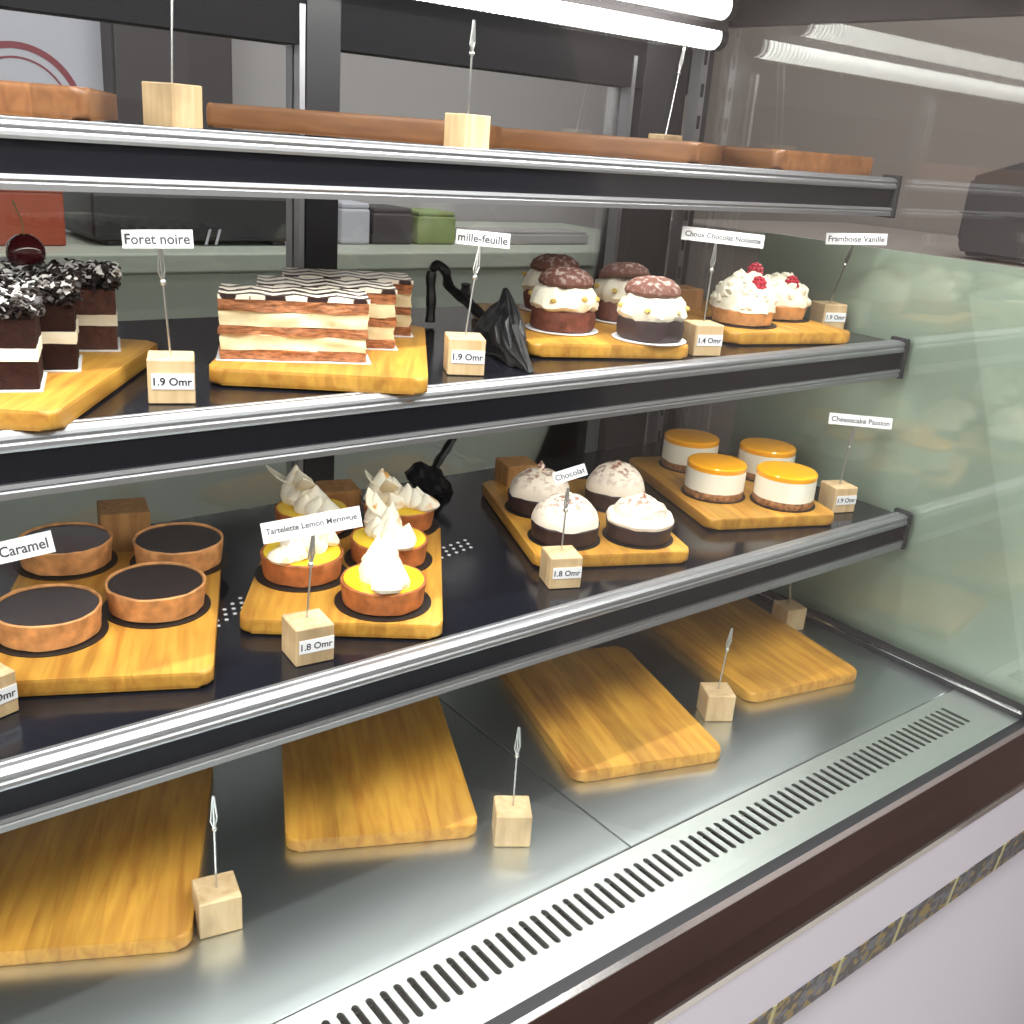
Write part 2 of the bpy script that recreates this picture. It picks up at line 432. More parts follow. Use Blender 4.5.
def slotted_panel():
    cu = bpy.data.curves.new('grille', 'CURVE'); cu.dimensions = '2D'; cu.fill_mode = 'BOTH'; cu.extrude = 0.0012
    def spl(pts):
        s = cu.splines.new('POLY'); s.points.add(len(pts) - 1)
        for p, q in zip(s.points, pts): p.co = (q[0], q[1], 0, 1)
        s.use_cyclic_u = True
    spl([(XL, 0.402), (1.083, 0.402), (1.083, 0.4795), (XL, 0.4795)])
    x = 1.018
    while x > XL + 0.05:
        c = []
        for i in range(7): a = pi * i / 6; c.append((x + 0.0027 * cos(a), 0.4615 + 0.0027 * sin(a)))
        for i in range(7): a = pi + pi * i / 6; c.append((x + 0.0027 * cos(a), 0.4335 + 0.0027 * sin(a)))
        spl(c); x -= 0.011
    o = bpy.data.objects.new('grille', cu); COL.objects.link(o)
    bpy.context.view_layer.update()
    me = bpy.data.meshes.new_from_object(o.evaluated_get(bpy.context.evaluated_depsgraph_get()))
    bpy.data.objects.remove(o)
    return me
obj('air_grille', slotted_panel(), M['steel2'], case, (0, 0, -0.0012))
obj('duct_floor', box((XL, 0.40, -0.034), (1.083, 0.482, -0.03)), M['matte_black'], case)
# steel deck in two sheets, seam across
bm = box((XL, 0.4815, -0.02), (0.5575, 0.998, -0.0002), 0.0008, 1); obj('deck_panel', bm, M['steel'], case)
bm = box((0.5590, 0.4815, -0.02), (1.083, 0.998, -0.0002), 0.0008, 1); obj('deck_panel', bm, M['steel'], case)
# black channel and chrome bead along the right end wall
obj('wall_channel', prism_x([(0.40, 0), (0.998, 0), (0.998, 0.013), (0.40, 0.013)], 1.072, 1.0835), M['black'], case)
obj('channel_bead', tube([(1.0725, 0.402, 0.0085), (1.0725, 0.997, 0.0085)], 0.0022), M['chrome'], case)
# front rail: gasket, bright edge, brown rail, white facia, tile border, lower white wall
obj('gasket', prism_x([(0.391, 0.001), (0.402, 0.0015), (0.402, -0.03), (0.391, -0.03)], XL, 1.385), M['black'], case)
obj('rail_trim', prism_x([(0.3865, 0.0005), (0.391, 0.0025), (0.391, -0.02), (0.3865, -0.02)], XL, 1.385), M['chrome'], case)
obj('front_rail', prism_x([(0.3865, -0.0005), (0.3865, -0.04), (0.362, -0.04), (0.362, -0.034), (0.370, -0.020)], XL, 1.385), M['brown_rail'], case)
obj('rail_trim', prism_x([(0.3605, -0.036), (0.366, -0.036), (0.366, -0.043), (0.3605, -0.043)], XL, 1.385), M['chrome'], case)
obj('front_panel', prism_x([(0.362, -0.040), (0.370, -0.14), (0.52, -0.14), (0.52, -0.040)], XL, 1.385), M['white_panel'], case)
obj('mosaic_border', prism_x([(0.368, -0.1225), (0.372, -0.160), (0.52, -0.160), (0.52, -0.1225)][::-1], XL, 1.385), M['tile'], case)
obj('lower_panel', prism_x([(0.392, -0.14), (0.392, -LIFT), (1.03, -LIFT), (1.03, -0.02), (0.54, -0.04), (0.54, -0.14)], XL, 1.385), M['white_panel'], case)
# front glass, leaning back
GL = lambda z: 0.3965 + 0.19 * z
obj('front_glass', prism_x([(GL(0.0), 0.0005), (GL(0) + 0.006, 0.0005), (GL(0.76) + 0.006, 0.76), (GL(0.76), 0.76)], XL, XW), M['front_glass'], case)
# right end: pane, frosted film, dark head
prof = [(0.404, 0.0), (0.998, 0.0), (0.998, 0.755), (GL(0.755) + 0.008, 0.755)]
obj('end_glass', prism_x(prof, XW, XW + 0.006), M['glass'], case)
obj('frosted_panel', prism_x([(0.40, -0.02), (0.862, -0.02), (0.862, 0.465), (0.40, 0.465)], XW + 0.0075, XW + 0.0125), M['frost'], case)
obj('end_glass', prism_x(prof, XL - 0.006, XL), M['glass'], case)
obj('end_head', prism_x([(GL(0.7) + 0.02, 0.704), (1.0, 0.704), (1.0, 0.76), (GL(0.7) + 0.02, 0.76)], XW - 0.004, XW + 0.012), M['dark'], case)
obj('canopy', box((XL - 0.006, GL(0.76) + 0.008, 0.742), (XW + 0.02, 1.05, 0.80), 0.004), M['black'], case)
# back frame
obj('back_header', box((XL, YB + 0.002, 0.624), (XW + 0.02, YB + 0.04, 0.742)), M['matte_black'], case)
for nm, x0, x1, mt in (('back_post', 0.524, 0.562, 'black'), ('back_post', 0.992, 1.07, 'black'), ('back_post', -0.1, -0.06, 'black')):
    obj(nm, box((x0, YB, -0.005), (x1, YB + 0.036, 0.742), 0.001), M[mt], case)
for x in (0.5195, 0.974):
    obj('post_trim', box((x - 0.003, YB + 0.0005, -0.005), (x + 0.003, YB + 0.03, 0.66)), M['alu'], case)
up = box((1.058, 0.968, -0.004), (1.070, 0.986, 0.742))
obj('shelf_upright', box((1.071, 0.972, -0.004), (1.0835, 0.9985, 0.742)), M['black'], case)
nf = len(up.faces)
for k in range(18): add_box(up, (1.0615, 0.9672, 0.05 + k * 0.038), (1.0665, 0.9690, 0.066 + k * 0.038))
for i, f in enumerate(up.faces):
    if i >= nf: f.material_index = 1
obj('shelf_upright', up, [M['alu'], M['black']], case)
obj('back_glass', box((XL, YB + 0.012, 0.0), (0.5165, YB + 0.016, 0.632)), M['back_glass'], case)
obj('back_glass', box((0.5625, YB + 0.018, 0.0), (0.9705, YB + 0.022, 0.632)), M['back_glass'], case)
obj('back_sill', box((XL, YB, -0.02), (XW, YB + 0.04, 0.004)), M['black'], case)
obj('frame_post', prism_x([(0.98, -0.02), (1.04, -0.02), (1.04, 0.76), (0.98, 0.76)], XL - 0.006, XL + 0.02), M['black'], case)

# LED lamps under the canopy: the back tubes and an added front one
def strip_light(parent, x, y, z, length, power, aim):
    ld = bpy.data.lights.new('led_glow', 'AREA'); ld.shape = 'RECTANGLE'; ld.size = length; ld.size_y = 0.014; ld.energy = power; ld.color = (1, 0.98, 0.94)
    lo = bpy.data.objects.new('led_glow', ld); COL.objects.link(lo); lo.location = (x, y, z); lo.rotation_euler = (radians(aim), 0, 0); lo.parent = parent
def led(y, z, x1, label, power, aim):
    t = thing('led_light', label, 'light', (0, y, z))
    obj('housing', box((XL + 0.05, -0.014, 0.006), (x1 + 0.01, 0.014, 0.742 - z)), M['dark'], t)
    b = bmesh.new(); tube([(XL + 0.06, 0, 0), (x1, 0, 0)], 0.0150, 16, b)
    obj('led_tube', b, M['led'], t, smooth=True)
    obj('end_cap', tube([(x1, 0, 0), (x1 + 0.012, 0, 0)], 0.0155, 16), M['black'], t)
    strip_light(t, (x1 + XL) / 2, 0, -0.0165, x1 - XL - 0.1, power, aim)
    return t
led(0.945, 0.688, 1.046, 'lower LED tube glowing at the back of the case under the dark canopy', 1.2, 20)
led(0.905, 0.716, 1.012, 'upper LED tube glowing nearest the dark canopy, only its end in view', 1, 20)
led(0.600, 0.728, 1.03, 'added front LED tube under the canopy, out of view, lighting the pastries', 7, 18)  # unseen tube, added to light the pastry fronts and deck

# ------------------------------------------------------------------ shelves
def shelf(zt, yf, yb, label, glow, x1=1.0785):
    t = thing('display_shelf', label, 'shelf', (0, 0, zt))
    obj('shelf_panel', box((XL + 0.03, yf + 0.012, -0.008), (x1 - 0.004, yb, 0.0)), M['black_gloss'], t)
    # ribbed aluminium nosing
    prof = [(yf + 0.016, 0.0002), (yf + 0.016, 0.0014), (yf + 0.0125, 0.0016), (yf + 0.0115, 0.0008), (yf + 0.010, 0.0016), (yf + 0.006, 0.0016), (yf + 0.005, 0.0006), (yf + 0.0035, 0.0010), (yf + 0.0008, -0.0006),
            (yf, -0.0025), (yf + 0.0010, -0.0038), (yf + 0.0010, -0.0050), (yf, -0.0062), (yf - 0.0004, -0.0085), (yf + 0.0006, -0.0105), (yf + 0.016, -0.0105)]
    obj('shelf_nosing', prism_x(prof, XL + 0.03, x1), M['alu'], t)
    obj('price_rail', prism_x([(yf + 0.002, -0.0105), (yf + 0.016, -0.0105), (yf + 0.016, -0.030), (yf + 0.004, -0.030)], XL + 0.03, x1), M['rail'], t)
    prof = [(yf + 0.014, -0.030), (yf + 0.0005, -0.030), (yf - 0.0003, -0.0325), (yf + 0.0012, -0.0340), (yf + 0.0004, -0.0352), (yf + 0.0002, -0.0390), (yf + 0.014, -0.0390)]
    obj('lower_rail', prism_x(prof, XL + 0.03, x1), M['alu'], t)
    obj('end_cap', box((x1 - 0.001, yf - 0.0015, -0.041), (x1 + 0.0055, yf + 0.020, 0.0045), 0.001), M['black'], t)
    for x in (XL + 0.04, x1 - 0.012):
        obj('bracket', prism_x([(yf + 0.03, -0.008), (0.97, -0.008), (0.97, -0.045), (yf + 0.03, -0.018)], x, x + 0.004), M['black'], t)
    obj('added_fill_strip', box((XL + 0.06, yf + 0.033, -0.030), (x1 - 0.03, yf + 0.043, -0.008)), M['dark'], t)  # unseen strip with its lamp, added to brighten the case below each shelf
    strip_light(t, (x1 + XL) / 2, yf + 0.038, -0.031, x1 - XL - 0.1, glow, 10)
    return t
shelf(Z3, 0.676, 0.965, 'top black glass shelf with aluminium rails, carrying empty boards', 1.0)
shelf(Z2, 0.6275, 0.965, 'middle black glass shelf with aluminium rails, carrying layered slices', 2.0)
low = shelf(Z1, 0.5805, 0.94, 'lowest black glass shelf with aluminium rails, carrying the round tarts', 0.45)
for c0, c1, n in (((0.297, 0.712), (0.327, 0.733), 4), ((0.522, 0.742), (0.572, 0.752), 6)):
    pf = bmesh.new()
    for r in range(3):
        for k in range(n):
            x = c0[0] + (c1[0] - c0[0]) * k / (n - 1); y = c0[1] + (c1[1] - c0[1]) * k / (n - 1) + (r - 1) * 0.009
            tube([(x + (r - 1) * 0.003, y, 0.0), (x + (r - 1) * 0.003, y, 0.0005)], 0.0017, 8, pf)
    obj('perforation', pf, M['dot'], low)  # pale colour paints the light showing through the vent holes

# ------------------------------------------------------------------ boards
BW, BL, BT = 0.158, 0.224, 0.012
_bm = prism_z(rrect(BW, BL, 0.010, 6), 0, BT, 0.0028, 3)
board_mesh = None
def board(fr, ang, z, label, group, mt='bamboo', turn=False, thick=False):
    global board_mesh
    a = radians(ang); eb = Vector((cos(a), sin(a), 0)); ef = Vector((sin(a), -cos(a), 0))
    W_, L_ = (BL, BW) if turn else (BW, BL)
    lift = 0.0018 if z > 0.1 else 0.0002
    c = Vector((fr[0], fr[1], z + lift)) - ef * (W_ / 2 + 0.0015) + eb * (L_ / 2 - 0.006)
    if board_mesh is None:
        o = obj('serving_board', _bm, M[mt], smooth=True); board_mesh = o.data
    else:
        me = board_mesh.copy() if mt != 'bamboo' else board_mesh
        o = bpy.data.objects.new('serving_board', me); COL.objects.link(o)
        if mt != 'bamboo': me.materials.clear(); me.materials.append(M[mt])
    o.location = c; o.rotation_euler = (0, 0, a - (0 if turn else pi / 2))
    if thick:
        for v in o.data.vertices: v.co.z *= 1.6
    return tag(o, label, 'serving board', group)
G0, G1, G2, G3 = 'empty boards on the steel deck', 'boards on the lowest shelf', 'boards on the middle shelf', 'boards on the top shelf'
board((0.2165, 0.5745), 63, 0, 'empty bamboo board on the steel deck, leftmost, cut by the photo edge', G0)
board((0.4615, 0.566), 65, 0, 'empty bamboo board on the steel deck, second from the left', G0)
board((0.7305, 0.531), 72, 0, 'empty bamboo board on the steel deck, third from the left, tapering away between two blocks', G0)
board((0.9935, 0.556), 78, 0, 'empty bamboo board on the steel deck, rightmost, nearest the frosted end panel', G0)
board((0.2555, 0.618), 65, Z1, 'bamboo board under the four dark caramel tarts on the lowest shelf', G1)
board((0.436, 0.597), 56, Z1, 'bamboo board under the lemon meringue tarts', G1)
board((0.7385, 0.611), 67, Z1, 'bamboo board under the cream domes in chocolate crusts', G1)
board((0.972, 0.608), 69, Z1, 'bamboo board under the four orange topped cheesecakes', G1)
board((0.168, 0.622), 54.5, Z2, 'bamboo board under the dark black forest slices', G2)
board((0.426, 0.6185), 57, Z2, 'bamboo board under the iced millefeuille slices', G2)
board((0.7405, 0.6475), 68, Z2, 'bamboo board under the chocolate cream puffs', G2)
board((0.999, 0.6475), 75, Z2, 'bamboo board under the raspberry cream tarts', G2)
def topboard(px, y, ang, label, turn=False):
    p = ony(px, 120, y); board((min(p.x, 1.052), y), ang, Z3, label, G3, 'bamboo_brown', turn, True)
topboard(93, 0.697, 67, 'brown bamboo board at the left end of the top shelf')
topboard(463, 0.722, 39, 'long brown bamboo board left of the middle block on the top shelf', True)
topboard(705, 0.700, 32, 'brown bamboo board right of the middle block on the top shelf', True)
topboard(884, 0.694, 86, 'brown bamboo board at the right end of the top shelf')
ZB1, ZB2 = Z1 + BT + 0.0020, Z2 + BT + 0.0020

# ------------------------------------------------------------------ block sign holders
CS = 0.03
def sign(p, ang, z, label, group, top=None, card=None, text=None, price=None, stem_at=(0, 0), size=CS, clip=True, lean=0.002):
    """p: middle of the block's front foot; ang: direction of its front edge; top: pixel of the stem's end"""
    a = radians(ang); ef = Vector((cos(a), sin(a), 0)); eb = Vector((-sin(a), cos(a), 0))
    c = Vector((p[0], p[1], z + 0.0002)) + eb * size / 2
    t = thing('sign_holder', label, 'sign holder', c, a, group)
    obj('block', box((-size / 2, -size / 2, 0), (size / 2, size / 2, size), 0.0008, 1), M['block'], t)
    if price:
        pl = obj('price_label', box((-0.0125, -size / 2 - 0.0006, size * 0.34), (0.0145, -size / 2 - 0.0001, size * 0.34 + 0.0105)), M['paper'], t)
        pl['label'] = 'white printed price label'
        tx = obj('lettering', text_mesh(price, 0.0245, 0.0068), M['ink_dark'], pl)
        tx.matrix_basis = Matrix(((1, 0, 0, 0.001), (0, 0, -1, -size / 2 - 0.0008), (0, 1, 0, size * 0.34 + 0.0052), (0, 0, 0, 1)))
    if top:
        base = Vector((stem_at[0], stem_at[1], size - 0.002))
        wb = c + ef * base.x + eb * base.y
        tp = ony(top[0], top[1], wb.y + lean)
        d = tp - c; tl = Vector((d.dot(ef), d.dot(eb), d.z))
        mid = base.lerp(tl, 0.55)
        obj('stem', tube([base, mid, tl], 0.0008, 6), M['wire'], t)
        if clip:
            k = base.lerp(tl, 0.66); b = bmesh.new()
            s = Vector((0.0022, 0, 0))
            tube([k, k + s + (tl - k) * 0.35, tl + s * 0.25], 0.0007, 6, b); tube([k, k - s + (tl - k) * 0.25, tl - s * 0.15], 0.0007, 6, b)
            ico(b, k, 0.0022, 2)
            obj('clip', b, M['wire'], t)
        if card:
            (lx, ly), (rx, ry), hpx = card
            dist = (RM @ (tp - CAM)).z - 0.003
            L = CAM + ray(lx, ly) * dist; Rr = CAM + ray(rx, ry) * dist
            ex = (Rr - L); w = ex.length; ex.normalize()
            n = (CAM - tp).normalized(); ey = n.cross(ex).normalized(); n = ex.cross(ey)
            h = hpx * dist / F
            cd_ = obj('name_card', box((-w / 2, -h / 2, -0.0003), (w / 2, h / 2, 0.0003)), M['paper'], t)
            set_world(cd_, ex, ey, (L + Rr) / 2)
            if text:
                tx = obj('lettering', text_mesh(text, w * 0.92, h * 0.62), M['ink'], cd_); tx.location = (0, 0, 0.0005)
    return t
def foot(l, r, z): a = onz(l[0], l[1], z); b = onz(r[0], r[1], z); return ((a.x + b.x) / 2, (a.y + b.y) / 2)
SG = 'wooden block sign holders'
# steel deck: empty clips
sign(foot((201, 940), (242, 930), 0), -12, 0, 'pale block with an empty clip between the two leftmost deck boards', SG, (213, 796))
sign(foot((494, 848), (530, 847), 0), -33, 0, 'pale block with an empty clip between the second and third deck boards', SG, (519, 727))
sign(foot((704, 722), (733, 722), 0), -31, 0, 'pale block with an empty clip between the two rightmost deck boards', SG, (732, 628))
sign(foot((784, 633), (804, 630), 0), -14, 0, 'pale block by the end wall behind the rightmost deck board', SG, (790, 560))
# lowest shelf
sign(foot((-22, 718), (18, 722), Z1), 18, Z1, 'pale block cut by the left photo edge, name card reading Caramel', SG, (-14, 560), ((-70, 569), (53, 541), 22), 'Tartelette-Caramel', '1.8 Omr')
sign(foot((297, 669), (333, 659), Z1), -6, Z1, 'pale block before the lemon meringue tarts, long tilted name card', SG, (313, 535), ((262, 534), (361, 516), 21), 'Tartelette Lemon Meringue', '1.8 Omr', (0, 0.002))
sign(foot((549, 590), (580, 588), Z1), -22, Z1, 'pale block before the chocolate crust cream domes', SG, (568, 488), ((554, 479), (586, 469), 12), 'Chocolat', '1.8 Omr', (0, 0.002))
sign(foot((829, 514), (857, 512), Z1), -18, Z1, 'pale block right of the orange topped cheesecakes', SG, (854, 428), ((829, 418), (892, 424), 11), 'Cheesecake Passion', '1.9 Omr')
# middle shelf
sign(foot((149, 405), (195, 404), Z2), -22, Z2, 'pale block beside the dark chocolate slices, card reading Foret noire', SG, (159, 242), ((122, 239), (193, 239), 18), 'Foret noire', '1.9 Omr')
sign(foot((447, 376), (484, 376), Z2), -28, Z2, 'pale block between the millefeuille and the black plastic bag', SG, (480, 246), ((456, 236), (510, 241.5), 14.5), 'mille-feuille', '1.9 Omr')
sign(foot((692, 357), (721, 356), Z2), -20, Z2, 'pale block between the cream puffs and the raspberry tarts', SG, (716, 242), ((682, 232.5), (764, 242), 13), 'Choux Chocolat Noisette', '1.4 Omr', (0.004, 0.006))
sign((1.058, 0.712), -22, Z2, 'pale block at the right end of the middle shelf', SG, (854, 242), ((826, 238.5), (887, 239.5), 11), 'Framboise Vanille', '1.9 Omr', lean=-0.05)
# top shelf
p = ony(174, 124, 0.79); sign((p.x + 0.004, 0.772), 24, Z3, 'pale block at the left of the top shelf, right of the leftmost board', SG, (172, -70), clip=True)
p = ony(469, 147, 0.690); sign((p.x + 0.008, 0.690), 6, Z3, 'pale block at the middle of the top shelf between two boards', SG, (474, 20), size=0.026)
p = ony(672, 146, 0.925); sign((p.x, 0.925), -8, Z3, 'pale block standing behind a board at the right of the top shelf', SG, (686, 40))

def block(p, ang, z, label, s=0.038):
    o = obj('wooden_block', box((-s / 2, -s / 2, 0), (s / 2, s / 2, s), 0.0012, 1), M['block_dark'])
    o.location = (p[0], p[1], z + 0.0002); o.rotation_euler = (0, 0, radians(ang))
    return tag(o, label, 'block', 'tan wooden blocks at the back of the shelves')
p = onz(128, 557, Z1); block((p.x + 0.004, p.y + 0.018), -14, Z1, 'tan wooden block behind the dark caramel tarts', 0.042)
p = onz(347, 530, Z1); block((p.x + 0.004, p.y + 0.026), -14, Z1, 'tan wooden block behind the lemon meringue tarts')
p = onz(521, 498, Z1); block((p.x + 0.004, p.y + 0.016), -14, Z1, 'tan wooden block behind the chocolate crust cream domes')
p = onz(690, 323, Z2); block((p.x + 0.0, p.y + 0.02), -14, Z2, 'tan wooden block behind the cream puffs on the middle shelf')

# ------------------------------------------------------------------ pastries
def cup(r0, r1, h, wall, depth, seed, amp=0.0007, lobes=0, la=0.0):
    """pastry shell: outer wall, rim, inner wall and inner floor"""
    return lathe([(0, 0), (r0 * 0.9, 0), (r0, 0.0012), ((r0 + r1) / 2, h * 0.5), (r1, h - 0.0012), (r1 - wall * 0.35, h), (r1 - wall * 0.75, h - 0.0006), (r1 - wall, h - depth), (0, h - depth)],
                 56, amp, 90, seed, lobes, la)
def disc(r, z0, z1): return lathe([(0, z0), (r, z0), (r, z1), (0, z1)], 56)

def caramel_tart(x, y, z, label, seed):
    t = thing('caramel_tart', label, 'tart', (x, y, z), seed * 1.3, 'caramel tarts')
    obj('paper_base', disc(0.0405, 0, 0.0006), M['black_paper'], t)
    obj('crust', cup(0.0352, 0.0372, 0.0215, 0.0026, 0.003, seed), M['crust'], t, (0, 0, 0.0007), True)
    obj('filling', lathe([(0, 0.017), (0.0345, 0.017), (0.0346, 0.0198), (0.032, 0.0195), (0, 0.0195)], 48, 0.0002, 40, seed), M['choc_fill'], t, (0, 0, 0.0007), True)['label'] = 'smooth dark chocolate filling'
caramel_tart(0.257, 0.7325, ZB1, 'dark caramel tart, front right of the four', 1)
caramel_tart(0.176, 0.728, ZB1, 'dark caramel tart, front left of the four, cut by the photo edge', 2)
caramel_tart(0.224, 0.851, ZB1, 'dark caramel tart, back left, behind the name card', 3)
caramel_tart(0.305, 0.809, ZB1, 'dark caramel tart, back right of the four', 4)

def kiss(bm, p, r, h, tilt, az, seed):
    mx = Matrix.Translation(p) @ Matrix.Rotation(az, 4, 'Z') @ Matrix.Rotation(tilt, 4, 'Y')
    pr = [(0, 0), (r * 0.8, 0), (r, h * 0.18), (r * 0.92, h * 0.38), (r * 0.62, h * 0.6), (r * 0.3, h * 0.8), (r * 0.12, h * 0.93), (0, h)]
    lathe(pr, 16, 0.0008, 140, seed, bm=bm, matrix=mx)

def lemon_tart(x, y, z, label, seed, az, big=1.0, shards=3):
    rnd = random.Random(seed)
    t = thing('lemon_meringue_tart', label, 'tart', (x, y, z), 0, 'lemon meringue tarts')
    obj('paper_base', disc(0.0395, 0, 0.0006), M['black_paper'], t)
    obj('crust', cup(0.0328, 0.0348, 0.0205, 0.0026, 0.003, seed), M['crust_red'], t, (0, 0, 0.0007), True)
    obj('lemon_curd', lathe([(0, 0.016), (0.0322, 0.016), (0.0324, 0.0200), (0.028, 0.0203), (0, 0.0206)], 48, 0.0004, 60, seed), M['lemon'], t, (0, 0, 0.0007), True)
    b = bmesh.new()
    d = Vector((cos(az), sin(az), 0)); s = Vector((-sin(az), cos(az), 0))
    for k in range(6):                      # a bank of piped meringue running across the tart
        q = (k / 5 - 0.55) * 0.052
        p = d * q + s * rnd.uniform(-0.004, 0.004) + Vector((0, 0, 0.0205))
        kiss(b, p, 0.0125 * big * rnd.uniform(0.85, 1.1), (0.016 + 0.018 * k / 5) * big, rnd.uniform(-0.2, 0.35), az + rnd.uniform(-0.5, 0.5), seed * 7 + k)
    for k in range(4):
        q = (k / 3 - 0.4) * 0.04
        p = d * q + s * rnd.choice((-1, 1)) * 0.0085 + Vector((0, 0, 0.0205))
        kiss(b, p, 0.0105 * big, 0.018 * big * rnd.uniform(0.8, 1.2), rnd.uniform(0.1, 0.5), rnd.uniform(0, 6.28), seed * 5 + k)
    obj('meringue', b, M['meringue'], t, smooth=True)['label'] = 'torched white meringue'
    b = bmesh.new()
    for k in range(shards):                 # leaf shaped shards stuck into the meringue
        a = az + rnd.uniform(-0.5, 0.5) + (2.2 if k % 2 else 0.2); L = 0.036 * big * rnd.uniform(0.8, 1.1); W = 0.0095
        tl = rnd.uniform(0.35, 0.8)
        o = Vector((0, 0, 0.034 * big)) + d * 0.010
        ax = Vector((cos(a) * cos(tl), sin(a) * cos(tl), sin(tl))); sd = Vector((-sin(a), cos(a), 0.25)).normalized(); up = ax.cross(sd)
        ts = [(0, 0.3), (0.25, 0.9), (0.55, 1.0), (0.8, 0.6), (1.0, 0.06)]
        rows = []
        for q, w in ts:
            c = o + ax * (q * L) - up * (0.004 * sin(q * pi))
            rows.append([b.verts.new(c + sd * W * w + up * 0.0006), b.verts.new(c - up * 0.002 * w + up * 0.0006), b.verts.new(c - sd * W * w + up * 0.0006), b.verts.new(c - sd * W * w - up * 0.0006), b.verts.new(c - up * 0.002 * w - up * 0.0006), b.verts.new(c + sd * W * w - up * 0.0006)])
        for A, B in zip(rows, rows[1:]):
            for i in range(6): b.faces.new((A[i], A[(i + 1) % 6], B[(i + 1) % 6], B[i]))
        b.faces.new(rows[0][::-1]); b.faces.new(rows[-1])
    if shards: obj('meringue_shard', b, M['cream'], t, smooth=True)
    else: b.free()
lemon_tart(0.4145, 0.6545, ZB1, 'lemon meringue tart, nearest the front right corner of its board', 11, radians(62), 1.0, 0)
lemon_tart(0.3835, 0.7355, ZB1, 'lemon meringue tart, left one behind the tilted name card', 12, radians(25), 0.95, 0)
lemon_tart(0.466, 0.729, ZB1, 'lemon meringue tart, middle of the right hand row', 13, radians(75), 1.0, 1)
lemon_tart(0.521, 0.799, ZB1, 'lemon meringue tart, farthest back in the right hand row', 14, radians(120), 1.0, 2)
lemon_tart(0.442, 0.828, ZB1, 'lemon meringue tart, back left, topped with white leaf shards', 15, radians(100), 1.15, 4)

def cream_dome(x, y, z, label, seed, h=0.030, peak=0.0, lobes=0, r=0.034, tiers=False):
    t = thing('chocolate_cream_tart', label, 'tart', (x, y, z), seed * 0.9, 'chocolate crust cream domes')
    obj('paper_base', disc(r + 0.002, 0, 0.0005), M['black_paper'], t)
    obj('crust', cup(r - 0.002, r, 0.0175, 0.003, 0.002, seed, 0.0009), M['choc_crust'], t, (0, 0, 0.0006), True)
    b0 = 0.0165; R = r - 0.001
    if tiers:
        pr = [(0, b0), (R, b0), (R * 1.04, b0 + 0.004), (R * 0.98, b0 + 0.008), (R * 0.82, b0 + 0.0095), (R * 0.80, b0 + 0.013), (R * 0.70, b0 + 0.0175), (R * 0.50, b0 + 0.0195), (R * 0.42, b0 + 0.0225), (R * 0.25, b0 + 0.026), (0.003, b0 + h), (0, b0 + h + 0.002)]
    else:
        pr = [(0, b0)] + [(R * cos(q * pi / 2) ** 0.9, b0 + h * sin(q * pi / 2)) for q in (0, .1, .2, .32, .45, .58, .7, .8, .88, .95)]
        pr.append((0.0035, b0 + h + peak * 0.5)); pr.append((0, b0 + h + peak))
    obj('cream_dome', lathe(pr, 56, 0.0014, 70, seed, lobes, 0.02), M['cocoa_cream'], t, smooth=True)['label'] = 'cream dome dusted with cocoa'
cream_dome(0.645, 0.694, ZB1, 'smooth cream dome in a chocolate crust, front left, behind its block', 21, 0.027, 0.005)
cream_dome(0.714, 0.661, ZB1, 'swirled cream dome in a chocolate crust, front right of the four', 22, 0.028, 0.0, 0, 0.0335, True)
cream_dome(0.676, 0.772, ZB1, 'cream dome with a brown peak in a chocolate crust, back left', 23, 0.026, 0.010, 5, 0.033)
cream_dome(0.762, 0.746, ZB1, 'cream dome in a chocolate crust, back right of the four', 24, 0.029, 0.004, 3, 0.033)

def cheesecake(x, y, z, label, seed):
    r = 0.0335
    t = thing('cheesecake', label, 'cheesecake', (x, y, z), seed, 'round orange topped cheesecakes')
    obj('paper_base', disc(r + 0.003, 0, 0.0006), M['black_paper'], t)
    obj('crumb_base', lathe([(0, 0), (r - 0.0005, 0), (r + 0.0006, 0.004), (r, 0.008), (0, 0.008)], 56, 0.0011, 160, seed), M['crumb'], t, (0, 0, 0.0007), True)
    obj('cream_layer', lathe([(0, 0.0080), (r, 0.0080), (r, 0.031), (0, 0.031)], 56, 0.0003, 60, seed), M['cheese'], t, (0, 0, 0.0007), True)
    obj('orange_topping', lathe([(0, 0.0311), (r, 0.0311), (r + 0.0002, 0.036), (r - 0.0012, 0.0375), (r - 0.004, 0.0378), (0, 0.0376)], 56, 0.0002, 30, seed), M['jelly'], t, (0, 0, 0.0007), True)
cheesecake(0.8925, 0.719, ZB1, 'orange topped round cheesecake, front left of the four', 1)
cheesecake(0.944, 0.661, ZB1, 'orange topped round cheesecake, front right of the four', 2)
cheesecake(0.948, 0.808, ZB1, 'orange topped round cheesecake, back left of the four', 3)
cheesecake(1.007, 0.738, ZB1, 'orange topped round cheesecake, back right, by the frosted end panel', 4)

